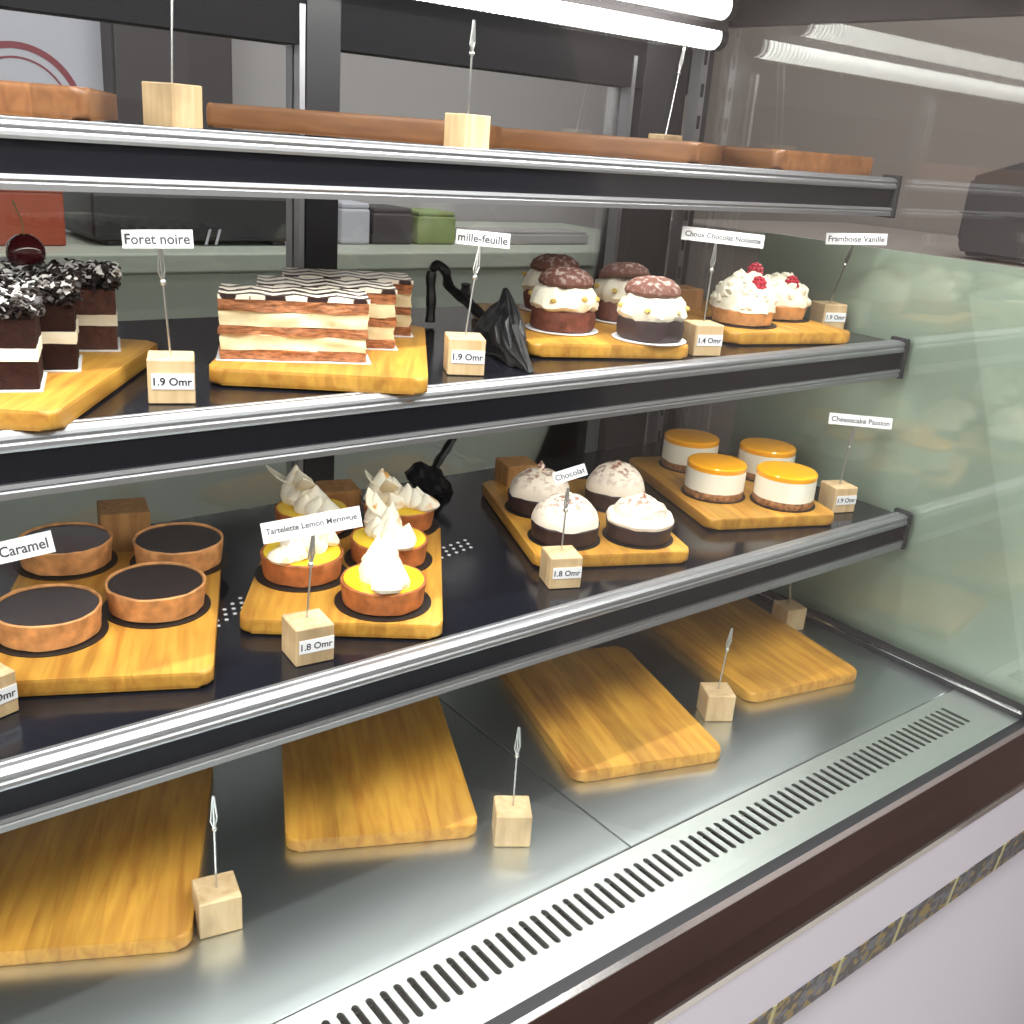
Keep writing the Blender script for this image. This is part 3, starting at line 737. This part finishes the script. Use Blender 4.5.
# black forest slices: local x across the cut face, y backwards
def shavings(w, l, seed, n=430):
    rnd = random.Random(seed); b = bmesh.new()
    for k in range(n):
        c = Vector((rnd.uniform(-w / 2 - 0.003, w / 2 + 0.003), rnd.uniform(-l / 2 - 0.003, l / 2 + 0.003), rnd.uniform(0.0, 0.015)))
        mx = Matrix.Translation(c) @ Matrix.Rotation(rnd.uniform(0, 6.28), 4, 'Z') @ Matrix.Rotation(rnd.uniform(-0.9, 0.9), 4, 'X') @ Matrix.Rotation(rnd.uniform(-0.7, 0.7), 4, 'Y')
        t = bmesh.new(); L = rnd.uniform(0.003, 0.0075); W = rnd.uniform(0.0010, 0.0026); rad = 0.004
        rows = []
        for i in range(5):
            a = (i / 4 - 0.5) * L / rad
            for_z = rad * (cos(a) - 1)
            rows.append((t.verts.new((rad * sin(a), -W, for_z)), t.verts.new((rad * sin(a), W, for_z)), t.verts.new((rad * sin(a), W, for_z + 0.0005)), t.verts.new((rad * sin(a), -W, for_z + 0.0005))))
        mi = 1 if rnd.random() < 0.42 and c.z > 0.006 else 0
        for A, B in zip(rows, rows[1:]):
            for i in range(4):
                f = t.faces.new((A[i], A[(i + 1) % 4], B[(i + 1) % 4], B[i])); f.material_index = mi
        for R in (rows[0][::-1], rows[-1]):
            f = t.faces.new(R); f.material_index = mi
        join(b, t, mx)
    return b
def rough_box(w, l, z0, z1, amp, seed, n=(10, 16, 3)):
    t = box((-w / 2, -l / 2, z0), (w / 2, l / 2, z1))
    bmesh.ops.subdivide_edges(t, edges=t.edges[:], cuts=7, use_grid_fill=True)
    for v in t.verts:
        d = noise.noise_vector(v.co * 130 + Vector((seed, seed, seed))); v.co += Vector((d.x, d.y, d.z * 0.5)) * amp
    return t
def cherry(b, c, r, seed):
    pr = [(0, -r * 0.95)] + [(r * cos(a), r * 0.95 * sin(a)) for a in [radians(q) for q in range(-75, 76, 15)]] + [(r * 0.12, r * 0.80), (0, r * 0.76)]
    lathe(pr, 24, bm=b, matrix=Matrix.Translation(c))
def forest_slice(x, y, ang, label, seed, cher=(), w=0.043, l=0.075):
    t = thing('black_forest_slice', label, 'cake slice', (x, y, ZB2), radians(ang), 'black forest slices')
    obj('card_base', box((-w / 2 - 0.002, -l / 2 - 0.003, 0), (w / 2 + 0.002, l / 2 + 0.003, 0.0008)), M['paper'], t)
    obj('sponge_layer', rough_box(w, l, 0.001, 0.0185, 0.0007, seed), M['sponge2' if seed == 33 else 'sponge'], t)
    obj('cream_layer', rough_box(w + 0.0012, l + 0.0012, 0.0186, 0.0265, 0.0009, seed + 1), M['cream'], t, smooth=True)
    obj('sponge_layer', rough_box(w, l, 0.0266, 0.044, 0.0007, seed + 2), M['sponge2' if seed == 33 else 'sponge'], t)
    obj('chocolate_shavings', shavings(w, l, seed), [M['shaving'], M['sugar']], t, (0, 0, 0.0445), kind='stuff')
    for (cx, cy, r) in cher:
        b = bmesh.new(); cherry(b, Vector((cx, cy, 0.053 + r)), r, seed)
        c = obj('cherry', b, M['cherry'], t, smooth=True)
        obj('stalk', tube([(cx, cy, 0.053 + r * 1.76), (cx - 0.001, cy + 0.002, 0.053 + r * 2.6), (cx - 0.006, cy + 0.004, 0.053 + r * 3.6)], [0.0006, 0.0005, 0.0008], 6), M['stalk'], c)
FA = -18
def slice_at(u, v, label, seed, **k):
    p = onz(u, v, ZB2); a = radians(FA); ex = Vector((cos(a), sin(a), 0)); ey = Vector((-sin(a), cos(a), 0))
    c = p - ex * 0.0215 + ey * 0.0375
    forest_slice(c.x, c.y, FA, label, seed, **k); return c
def forest_col():
    a = radians(FA); ex = Vector((cos(a), sin(a), 0)); ey = Vector((-sin(a), cos(a), 0))
    data = [((40, 391), 'black forest slice at the front, cut by the left photo edge', 31, ()),
            ((78, 371), 'black forest slice in the middle of the diagonal row', 32, ()),
            ((118, 351), 'black forest slice farthest right, with a bright cream layer', 33, ())]
    for (u, v), lab, s, ch in data:
        p = onz(u, v, ZB2); c = p - ex * 0.021 + ey * 0.0235
        forest_slice(c.x, c.y, FA, lab, s, ch, 0.042, 0.047)
    p = onz(78, 371, ZB2); c = p - ex * 0.068 + ey * 0.028
    forest_slice(c.x, c.y, FA, 'black forest slice at the far left, under the photo edge, without a cherry', 34, (), 0.042, 0.047)
    p = onz(118, 351, ZB2); c = p - ex * 0.072 + ey * 0.036
    forest_slice(c.x, c.y, FA, 'black forest slice topped with a dark cherry on a stalk', 35, ((0.013, -0.006, 0.0135),), 0.042, 0.047)
forest_col()

def millefeuille(u, v, ang, label, seed, w=0.108, l=0.051):
    p = onz(u, v, ZB2); a = radians(ang); ex = Vector((cos(a), sin(a), 0)); ey = Vector((-sin(a), cos(a), 0))
    c = p - ex * w / 2 + ey * l / 2
    t = thing('millefeuille_slice', label, 'cake slice', (c.x, c.y, ZB2), a, 'millefeuille slices')
    obj('card_base', box((-w / 2 - 0.003, -l / 2 - 0.002, 0), (w / 2 + 0.003, l / 2 + 0.001, 0.0007)), M['paper'], t)
    z = 0.0009
    for k, (nm, h, mt, gr) in enumerate((('pastry_layer', 0.0074, 'puff', 0), ('cream_layer', 0.0110, 'cream_y', -0.001), ('pastry_layer', 0.0066, 'puff', 0.0005), ('cream_layer', 0.0110, 'cream_y', -0.001), ('pastry_layer', 0.0084, 'puff', 0.0005))):
        obj(nm, rough_box(w + gr, l + gr, z, z + h, 0.0024, seed * 10 + k), M[mt], t); z += h
    b = rough_box(w + 0.002, l + 0.001, z, z + 0.0032, 0.0006, seed)
    obj('icing', b, M['icing'], t, smooth=True)['label'] = 'white icing feathered with chocolate'
    return t, c, ex, ey
millefeuille(367, 364, -26, 'iced millefeuille slice at the front, showing its long cut side', 41)
millefeuille(394, 350, -26, 'iced millefeuille slice in the middle, half hidden by the front one', 42)
millefeuille(410, 337, -26, 'iced millefeuille slice at the back of the row', 43)

def cream_puff(x, y, z, label, seed, cup_mt='choux', tilt=0.0, r=0.0312):
    rnd = random.Random(seed)
    t = thing('chocolate_cream_puff', label, 'cream puff', (x, y, z), seed, 'chocolate cream puffs')
    obj('paper_base', lathe([(0, 0), (r + 0.003, 0), (r + 0.0045, 0.0012), (r + 0.004, 0.0016), (0, 0.0007)], 40), M['paper'], t)
    obj('puff_base', lathe([(0, 0.001), (r * 0.92, 0.001), (r, 0.004), (r * 1.02, 0.014), (r * 0.98, 0.021), (r * 0.7, 0.023), (0, 0.023)], 48, 0.0016, 60, seed), M[cup_mt], t, smooth=True)
    b = bmesh.new(); rr = r * 1.03
    lathe([(0, 0.020), (rr * 0.9, 0.020), (rr * 1.03, 0.025), (rr, 0.031), (rr * 0.90, 0.037), (rr * 0.78, 0.041), (rr * 0.5, 0.044), (0, 0.045)], 64, 0.0038, 95, seed, 11, 0.03, bm=b, matrix=Matrix.Identity(4))
    obj('cream_filling', b, M['cream'], t, smooth=True)
    b = bmesh.new()
    for k in range(7):
        a = 6.28 * k / 7 + rnd.uniform(-0.3, 0.3); q = rr * 1.0
        ico(b, Vector((q * cos(a), q * sin(a), rnd.uniform(0.028, 0.036))), 0.0034, 1, 0.5, 3, seed + k, (1, 1, 0.8))
    obj('nut_pieces', b, M['nut'], t, kind='stuff')
    cp = obj('puff_cap', lathe([(0, 0), (r * 0.80, 0), (r * 0.86, 0.003), (r * 0.80, 0.0085), (r * 0.58, 0.0135), (r * 0.28, 0.016), (0, 0.0165)], 40, 0.0011, 90, seed + 3), M['cap'], t, (0.002, 0, 0.0425), True)
    cp.rotation_euler = (tilt, 0, 0); cp['label'] = 'brown choux cap dusted with sugar'
cream_puff(0.666, 0.748, ZB2, 'chocolate cream puff, front left, nearest the black plastic bag', 51)
cream_puff(0.719, 0.682, ZB2, 'chocolate cream puff, front right, in a dark cup beside the block', 52, 'choc_crust')
cream_puff(0.772, 0.774, ZB2, 'chocolate cream puff, behind the front right one', 53, 'choux', 0.25)
cream_puff(0.738, 0.848, ZB2, 'chocolate cream puff, farthest back, only its dark cap clear', 54)

def raspberry_geo(b, c, r, seed):
    rnd = random.Random(seed)
    ico(b, c, r * 0.80, 2, scale=(1, 1, 1.1))
    for i, (n, lat) in enumerate(((1, 88), (6, 55), (9, 22), (9, -12), (8, -45))):
        for k in range(n):
            a = 2 * pi * k / n + i * 0.35; la = radians(lat)
            ico(b, c + Vector((cos(a) * cos(la), sin(a) * cos(la), sin(la) * 1.1)) * r * 0.78, r * 0.30, 1)
def raspberry_tart(x, y, z, label, seed, berries, h=0.036):
    rnd = random.Random(seed)
    t = thing('raspberry_tart', label, 'tart', (x, y, z), 0, 'raspberry cream tarts')
    r = 0.0345
    obj('paper_base', disc(r + 0.004, 0, 0.0006), M['black_paper'], t)
    obj('crust', cup(r - 0.003, r - 0.0005, 0.0165, 0.003, 0.002, seed), M['crust'], t, (0, 0, 0.0007), True)
    b = bmesh.new()
    pr = [(0, 0.015)] + [(r * 0.99 * cos(q * pi / 2) ** 0.8, 0.016 + h * sin(q * pi / 2)) for q in (0, .08, .16, .25, .35, .45, .55, .65, .75, .85, .93)] + [(0, 0.016 + h)]
    lathe(pr, 64, 0.0022, 120, seed, bm=b, matrix=Matrix.Identity(4))
    for k in range(70):                      # ruffled piping
        a = rnd.uniform(0, 6.28); q = rnd.uniform(0.05, 0.95)
        rr = r * 0.96 * cos(q * pi / 2) ** 0.8; zz = 0.016 + h * sin(q * pi / 2)
        ico(b, Vector((rr * cos(a), rr * sin(a), zz)), rnd.uniform(0.003, 0.0055), 1, 0.4, 2.5, k + seed)
    obj('whipped_cream', b, M['cream'], t, smooth=True)
    for k, (dx, dy, dz) in enumerate(berries):
        b = bmesh.new(); raspberry_geo(b, Vector((dx, dy, dz)), 0.0088, seed + k)
        obj('raspberry', b, M['raspberry'], t, smooth=True)
raspberry_tart(0.904, 0.724, ZB2, 'large raspberry cream tart with two berries, front left of the pair', 61, ((-0.004, -0.019, 0.0435), (0.014, 0.002, 0.0545)))
raspberry_tart(0.986, 0.742, ZB2, 'smaller raspberry cream tart with one berry, behind on the right', 62, ((-0.004, -0.018, 0.0400),), 0.030)

# ------------------------------------------------------------------ crumpled black plastic bags
def bag(name, pts, base_z, label, straps):
    """crumpled bag: a lumpy body with peaks; pts are (x, y, z, r) lumps hulled together"""
    t = thing(name, label, 'bag', (pts[0][0], pts[0][1], base_z), 0, None)
    b = bmesh.new()
    o = Vector((pts[0][0], pts[0][1], base_z))
    for (x, y, z, r) in pts:
        s = bmesh.new(); bmesh.ops.create_icosphere(s, subdivisions=1, radius=r)
        for v in s.verts: b.verts.new(Vector((x, y, max(z + v.co.z, base_z + 0.0006))) + Vector((v.co.x, v.co.y, 0)) - o)
        s.free()
    r = bmesh.ops.convex_hull(b, input=b.verts[:])
    bmesh.ops.delete(b, geom=[v for v in b.verts if not v.link_faces], context='VERTS')
    bmesh.ops.triangulate(b, faces=b.faces[:])
    bmesh.ops.subdivide_edges(b, edges=b.edges[:], cuts=3, use_grid_fill=True)
    for v in b.verts:
        d = noise.noise_vector(v.co * 45); e = noise.noise_vector(v.co * 130 + Vector((7, 3, 1)))
        v.co += d * 0.006 + e * 0.0025
        v.co.z = max(v.co.z, 0.0006)
    obj('body', b, M['plastic'], t)
    for st in straps:
        bb = bmesh.new()
        q = [Vector(p) - o for p in st]
        path = []
        for i in range(len(q) - 1):
            for k in range(5):
                u = k / 5
                p0 = q[max(i - 1, 0)]; p1 = q[i]; p2 = q[i + 1]; p3 = q[min(i + 2, len(q) - 1)]
                path.append(0.5 * ((2 * p1) + (p2 - p0) * u + (2 * p0 - 5 * p1 + 4 * p2 - p3) * u * u + (3 * p1 - p0 - 3 * p2 + p3) * u ** 3))
        path.append(q[-1])
        rs = [0.005 * (1 + 0.1 * sin(i * 1.3)) for i in range(len(path))]
        tube(path, rs, 7, bb)
        obj('strap', bb, M['plastic'], t, smooth=True)
    return t
def P(u, v, y): p = ony(u, v, y); return (p.x, p.y, p.z)
b0 = onz(515, 366, Z2)
def lump(u, v, y, r): p = ony(u, v, y); return (p.x, p.y, p.z, r)
bag('plastic_bag', [lump(514, 366, 0.682, 0.010), lump(503, 328, 0.725, 0.014), lump(508, 291, 0.745, 0.003), lump(519, 340, 0.700, 0.007), lump(490, 350, 0.745, 0.010), lump(486, 334, 0.80, 0.014), lump(527, 372, 0.662, 0.006)],
    Z2, 'crumpled black plastic bag with a looped strap, left of the cream puffs',
    [(P(498, 330, 0.77), P(478, 312, 0.81), P(462, 298, 0.84), P(449, 286, 0.86), P(446, 272, 0.87), P(437, 265, 0.875), P(431, 276, 0.875), P(431, 300, 0.87), P(430, 322, 0.865)),
     (P(470, 305, 0.84), P(466, 294, 0.85), P(466, 284, 0.85))])
bag('plastic_bag', [lump(426, 492, 0.88, 0.012), lump(412, 478, 0.90, 0.008), lump(420, 464, 0.90, 0.003), lump(434, 474, 0.90, 0.008), lump(444, 490, 0.89, 0.012)],
    Z1, 'crumpled black plastic bag with one raised handle, behind the lemon tarts',
    [(P(432, 476, 0.90), P(438, 462, 0.905), P(446, 450, 0.91), P(453, 438, 0.915))])

# ------------------------------------------------------------------ shop around the case
def struct(name, bm, mt):
    o = obj(name, bm, mt); o['kind'] = 'structure'; return o
RX0, RX1, RY0, RY1, RZ1 = -2.4, 1.95, -2.8, 1.98, 2.05
struct('floor', box((RX0 - .1, RY0 - .1, -LIFT - 0.1), (RX1 + .1, RY1 + .1, -LIFT)), M['floor'])
struct('ceiling', box((RX0 - .1, RY0 - .1, RZ1), (RX1 + .1, RY1 + .1, RZ1 + 0.1)), M['ceiling'])
struct('wall_back', box((RX0 - .1, RY1, -LIFT), (RX1 + .1, RY1 + .1, RZ1)), M['lilac'])
struct('wall_front', box((RX0 - .1, RY0 - .1, -LIFT), (RX1 + .1, RY0, RZ1)), M['wall'])
struct('wall_left', box((RX0 - .1, RY0, -LIFT), (RX0, RY1, RZ1)), M['wall'])
struct('wall_right', box((RX1, RY0, -LIFT), (RX1 + .1, RY1, RZ1)), M['taupe'])

# back counter and the things on it
ct = thing('back_counter', 'grey green counter standing behind the glass case', 'counter', (0.6, 1.42, -LIFT))
obj('body', box((-1.6, 0.01, 0), (1.1, 0.54, LIFT + 0.345)), M['counter'], ct)
obj('countertop', box((-1.62, 0, LIFT + 0.345), (1.12, 0.545, LIFT + 0.372), 0.003), M['counter'], ct)
ZC = 0.3724
def at(u, v, y): return ony(u, v, y)
a = at(-30, 190, 1.5); b_ = at(66, 230, 1.5)
ob = thing('orange_box', 'orange box on the back counter at the left', 'box', ((a.x + b_.x) / 2, 1.55, ZC))
obj('carton', box((-(b_.x - a.x) / 2, -0.05, 0), ((b_.x - a.x) / 2, 0.05, a.z - ZC), 0.003), M['orange'], ob)
obj('flap', box((-(b_.x - a.x) / 2, -0.051, a.z - ZC), ((b_.x - a.x) / 2, 0.051, a.z - ZC + 0.003)), M['orange'], ob)
a = at(92, 196, 1.5); b_ = at(300, 244, 1.5)
dm = thing('dark_machine', 'low dark machine on the back counter with white figures 11', 'machine', ((a.x + b_.x) / 2, 1.56, ZC))
hw = (b_.x - a.x) / 2
obj('body', box((-hw, -0.06, 0.006), (hw, 0.14, 0.075), 0.008), M['black'], dm)
obj('lid', box((-hw + 0.01, -0.05, 0.075), (hw - 0.01, 0.13, 0.092), 0.006), M['dark'], dm)
for sx in (-1, 1): obj('foot', box((sx * hw * 0.8 - 0.01, -0.05, 0), (sx * hw * 0.8 + 0.01, 0.12, 0.006)), M['black'], dm)
p = at(213, 237, 1.499); tx = obj('lettering', text_mesh('11', 0.05, 0.022, 0.3), M['signwhite'], dm)
tx.matrix_basis = Matrix(((1, 0, 0, p.x - dm.location.x), (0, 0, -1, -0.0615), (0, 1, 0, p.z - ZC), (0, 0, 0, 1)))
def cbox(name, x0, x1, yt, label, cat, mt, y=1.52, dep=0.08):
    a = at(x0, yt, y); b_ = at(x1, yt, y); w = (b_.x - a.x) / 2; h = (a.z + b_.z) / 2 - ZC
    t = thing(name, label, cat, ((a.x + b_.x) / 2, y + dep / 2, ZC))
    obj('body', box((-w, -dep / 2, 0), (w, dep / 2, h * 0.86), 0.004), M[mt], t)
    obj('lid', box((-w * 0.96, -dep / 2 * 0.96, h * 0.86), (w * 0.96, dep / 2 * 0.96, h), 0.003), M[mt], t)
cbox('storage_tub', 342, 371, 203, 'white storage tub on the back counter right of the dark post', 'tub', 'signwhite')
cbox('storage_box', 374, 414, 208, 'dark storage box on the back counter beside the white tub', 'box', 'dark')
cbox('food_pack', 419, 457, 212, 'green food pack on the back counter', 'packet', 'green')
cbox('tray_stack', 478, 590, 232, 'pale grey low tray on the back counter at the right', 'tray', 'lilac')
# dark tall cupboard and white round-logo sign on the back wall
a = at(112, 40, 1.90); b_ = at(234, 50, 1.90)
cb = thing('wall_cupboard', 'dark wall cupboard behind the top shelf, right of the logo sign', 'cupboard', ((a.x + b_.x) / 2, 1.94, 0.45))
w = (b_.x - a.x) / 2
obj('body', box((-w, -0.03, 0), (w, 0.04, 0.62)), M['dark'], cb)
obj('door', box((-w + 0.004, -0.038, 0.006), (w - 0.004, -0.0305, 0.614), 0.002), M['dark'], cb)
a = at(20, 110, 1.955); b_ = at(109, 60, 1.955)
sg = thing('logo_sign', 'white sign with a dark red ring on the back wall', 'sign', (a.x, 1.962, a.z))
ww = b_.x - a.x
obj('panel', box((-0.42, -0.006, -0.16), (ww, 0.017, 0.30), 0.002), M['signwhite'], sg)
def ring(r0, r1, y):
    bm = bmesh.new(); n = 64
    A = [bm.verts.new((r0 * cos(2 * pi * i / n), y, r0 * sin(2 * pi * i / n))) for i in range(n)]; B = [bm.verts.new((r1 * cos(2 * pi * i / n), y, r1 * sin(2 * pi * i / n))) for i in range(n)]
    for i in range(n): bm.faces.new((A[i], A[(i + 1) % n], B[(i + 1) % n], B[i]))
    return bm
rr = (at(20, 42, 1.955) - a).length
lg = obj('emblem', ring(rr * 0.90, rr, -0.0066), M['maroon'], sg)
obj('inner_ring', ring(rr * 0.76, rr * 0.79, -0.0066), M['maroon'], lg)
tx = obj('lettering', text_mesh('Cl . h . a', rr * 1.1, rr * 0.22, 0.25), M['ink_dark'], lg)
tx.matrix_basis = Matrix(((1, 0, 0, 0), (0, 0, -1, -0.0068), (0, 1, 0, rr * 0.28), (0, 0, 0, 1)))

# side cabinet with a dark appliance, seen through the right end pane
sc = thing('side_cabinet', 'taupe cabinet beyond the right end of the case', 'cabinet', (1.67, 0.81, -LIFT))
obj('body', box((-0.27, -0.49, 0), (0.26, 0.5, LIFT + 0.422)), M['taupe'], sc)
obj('top', box((-0.28, -0.50, LIFT + 0.422), (0.27, 0.51, LIFT + 0.4415), 0.003), M['taupe'], sc)
ap = thing('appliance', 'dark boxy appliance beyond the end pane, at the right photo edge', 'appliance', (1.53, 0.648, 0.4417))
pr = [(0.125, 0.004), (0.137, 0.022), (0.135, 0.108), (0.060, 0.134), (-0.14, 0.142), (-0.19, 0.110), (-0.19, 0.022), (-0.17, 0.004)]
b = prism_x(pr, -0.11, 0.12); bmesh.ops.bevel(b, geom=b.edges[:], offset=0.006, segments=2, affect='EDGES')
obj('housing', b, M['dark'], ap)
obj('seam_band', prism_x([(0.1365, 0.060), (0.1385, 0.062), (-0.192, 0.062), (-0.192, 0.060)], -0.112, 0.122), M['rail'], ap)
for y in (-0.13, 0.09): obj('foot', tube([(0.0, y, 0.0), (0.0, y, 0.0055)], 0.02, 12), M['black'], ap)

# ------------------------------------------------------------------ lights
def ceiling_light(x, y, w, l, power, label, col=(1, 0.98, 0.96)):
    t = thing('ceiling_light', label, 'light', (x, y, RZ1), 0, 'ceiling panel lights')
    obj('frame', box((-w / 2 - 0.03, -l / 2 - 0.03, -0.03), (w / 2 + 0.03, l / 2 + 0.03, -0.0005)), M['white_panel'], t)
    obj('diffuser', box((-w / 2, -l / 2, -0.034), (w / 2, l / 2, -0.0305)), M['lamp'], t)
    ld = bpy.data.lights.new('panel_light', 'AREA'); ld.shape = 'RECTANGLE'; ld.size = w; ld.size_y = l; ld.energy = power; ld.color = col
    lo = bpy.data.objects.new('panel_light', ld); COL.objects.link(lo); lo.location = (0, 0, -0.04); lo.parent = t
ceiling_light(0.1, -0.45, 1.3, 0.5, 44, 'ceiling panel light over the customer side, left')
ceiling_light(1.1, -0.9, 1.0, 0.5, 30, 'ceiling panel light over the customer side, right')
ceiling_light(-1.5, -0.5, 0.6, 1.0, 75, 'added ceiling panel light at the left, out of view, brightening the frosted end panel')  # unseen lamp added to throw light along the case onto the end panel
ceiling_light(0.5, 1.35, 0.9, 0.3, 15, 'ceiling panel light over the back counter')
ceiling_light(1.45, 0.55, 0.5, 1.0, 22, 'added ceiling panel light beyond the right end, out of view, lighting the frosted panel')  # unseen lamp added behind the frosted panel to lighten it
w = bpy.data.worlds.new('World'); scn.world = w; w.use_nodes = True
w.node_tree.nodes['Background'].inputs['Color'].default_value = (0.8, 0.85, 0.9, 1); w.node_tree.nodes['Background'].inputs['Strength'].default_value = 0.3

scn.view_settings.view_transform = 'Standard'
scn.view_settings.look = 'None'
scn.view_settings.gamma = 1
scn.view_settings.use_curve_mapping = False
scn.view_settings.exposure = -0.22
scn.cycles.max_bounces = 10
scn.cycles.transparent_max_bounces = 16

# lift the whole place so that the shop floor is at zero
for o in scn.objects:
    if o.parent is None and o is not cam: o.location.z += LIFT
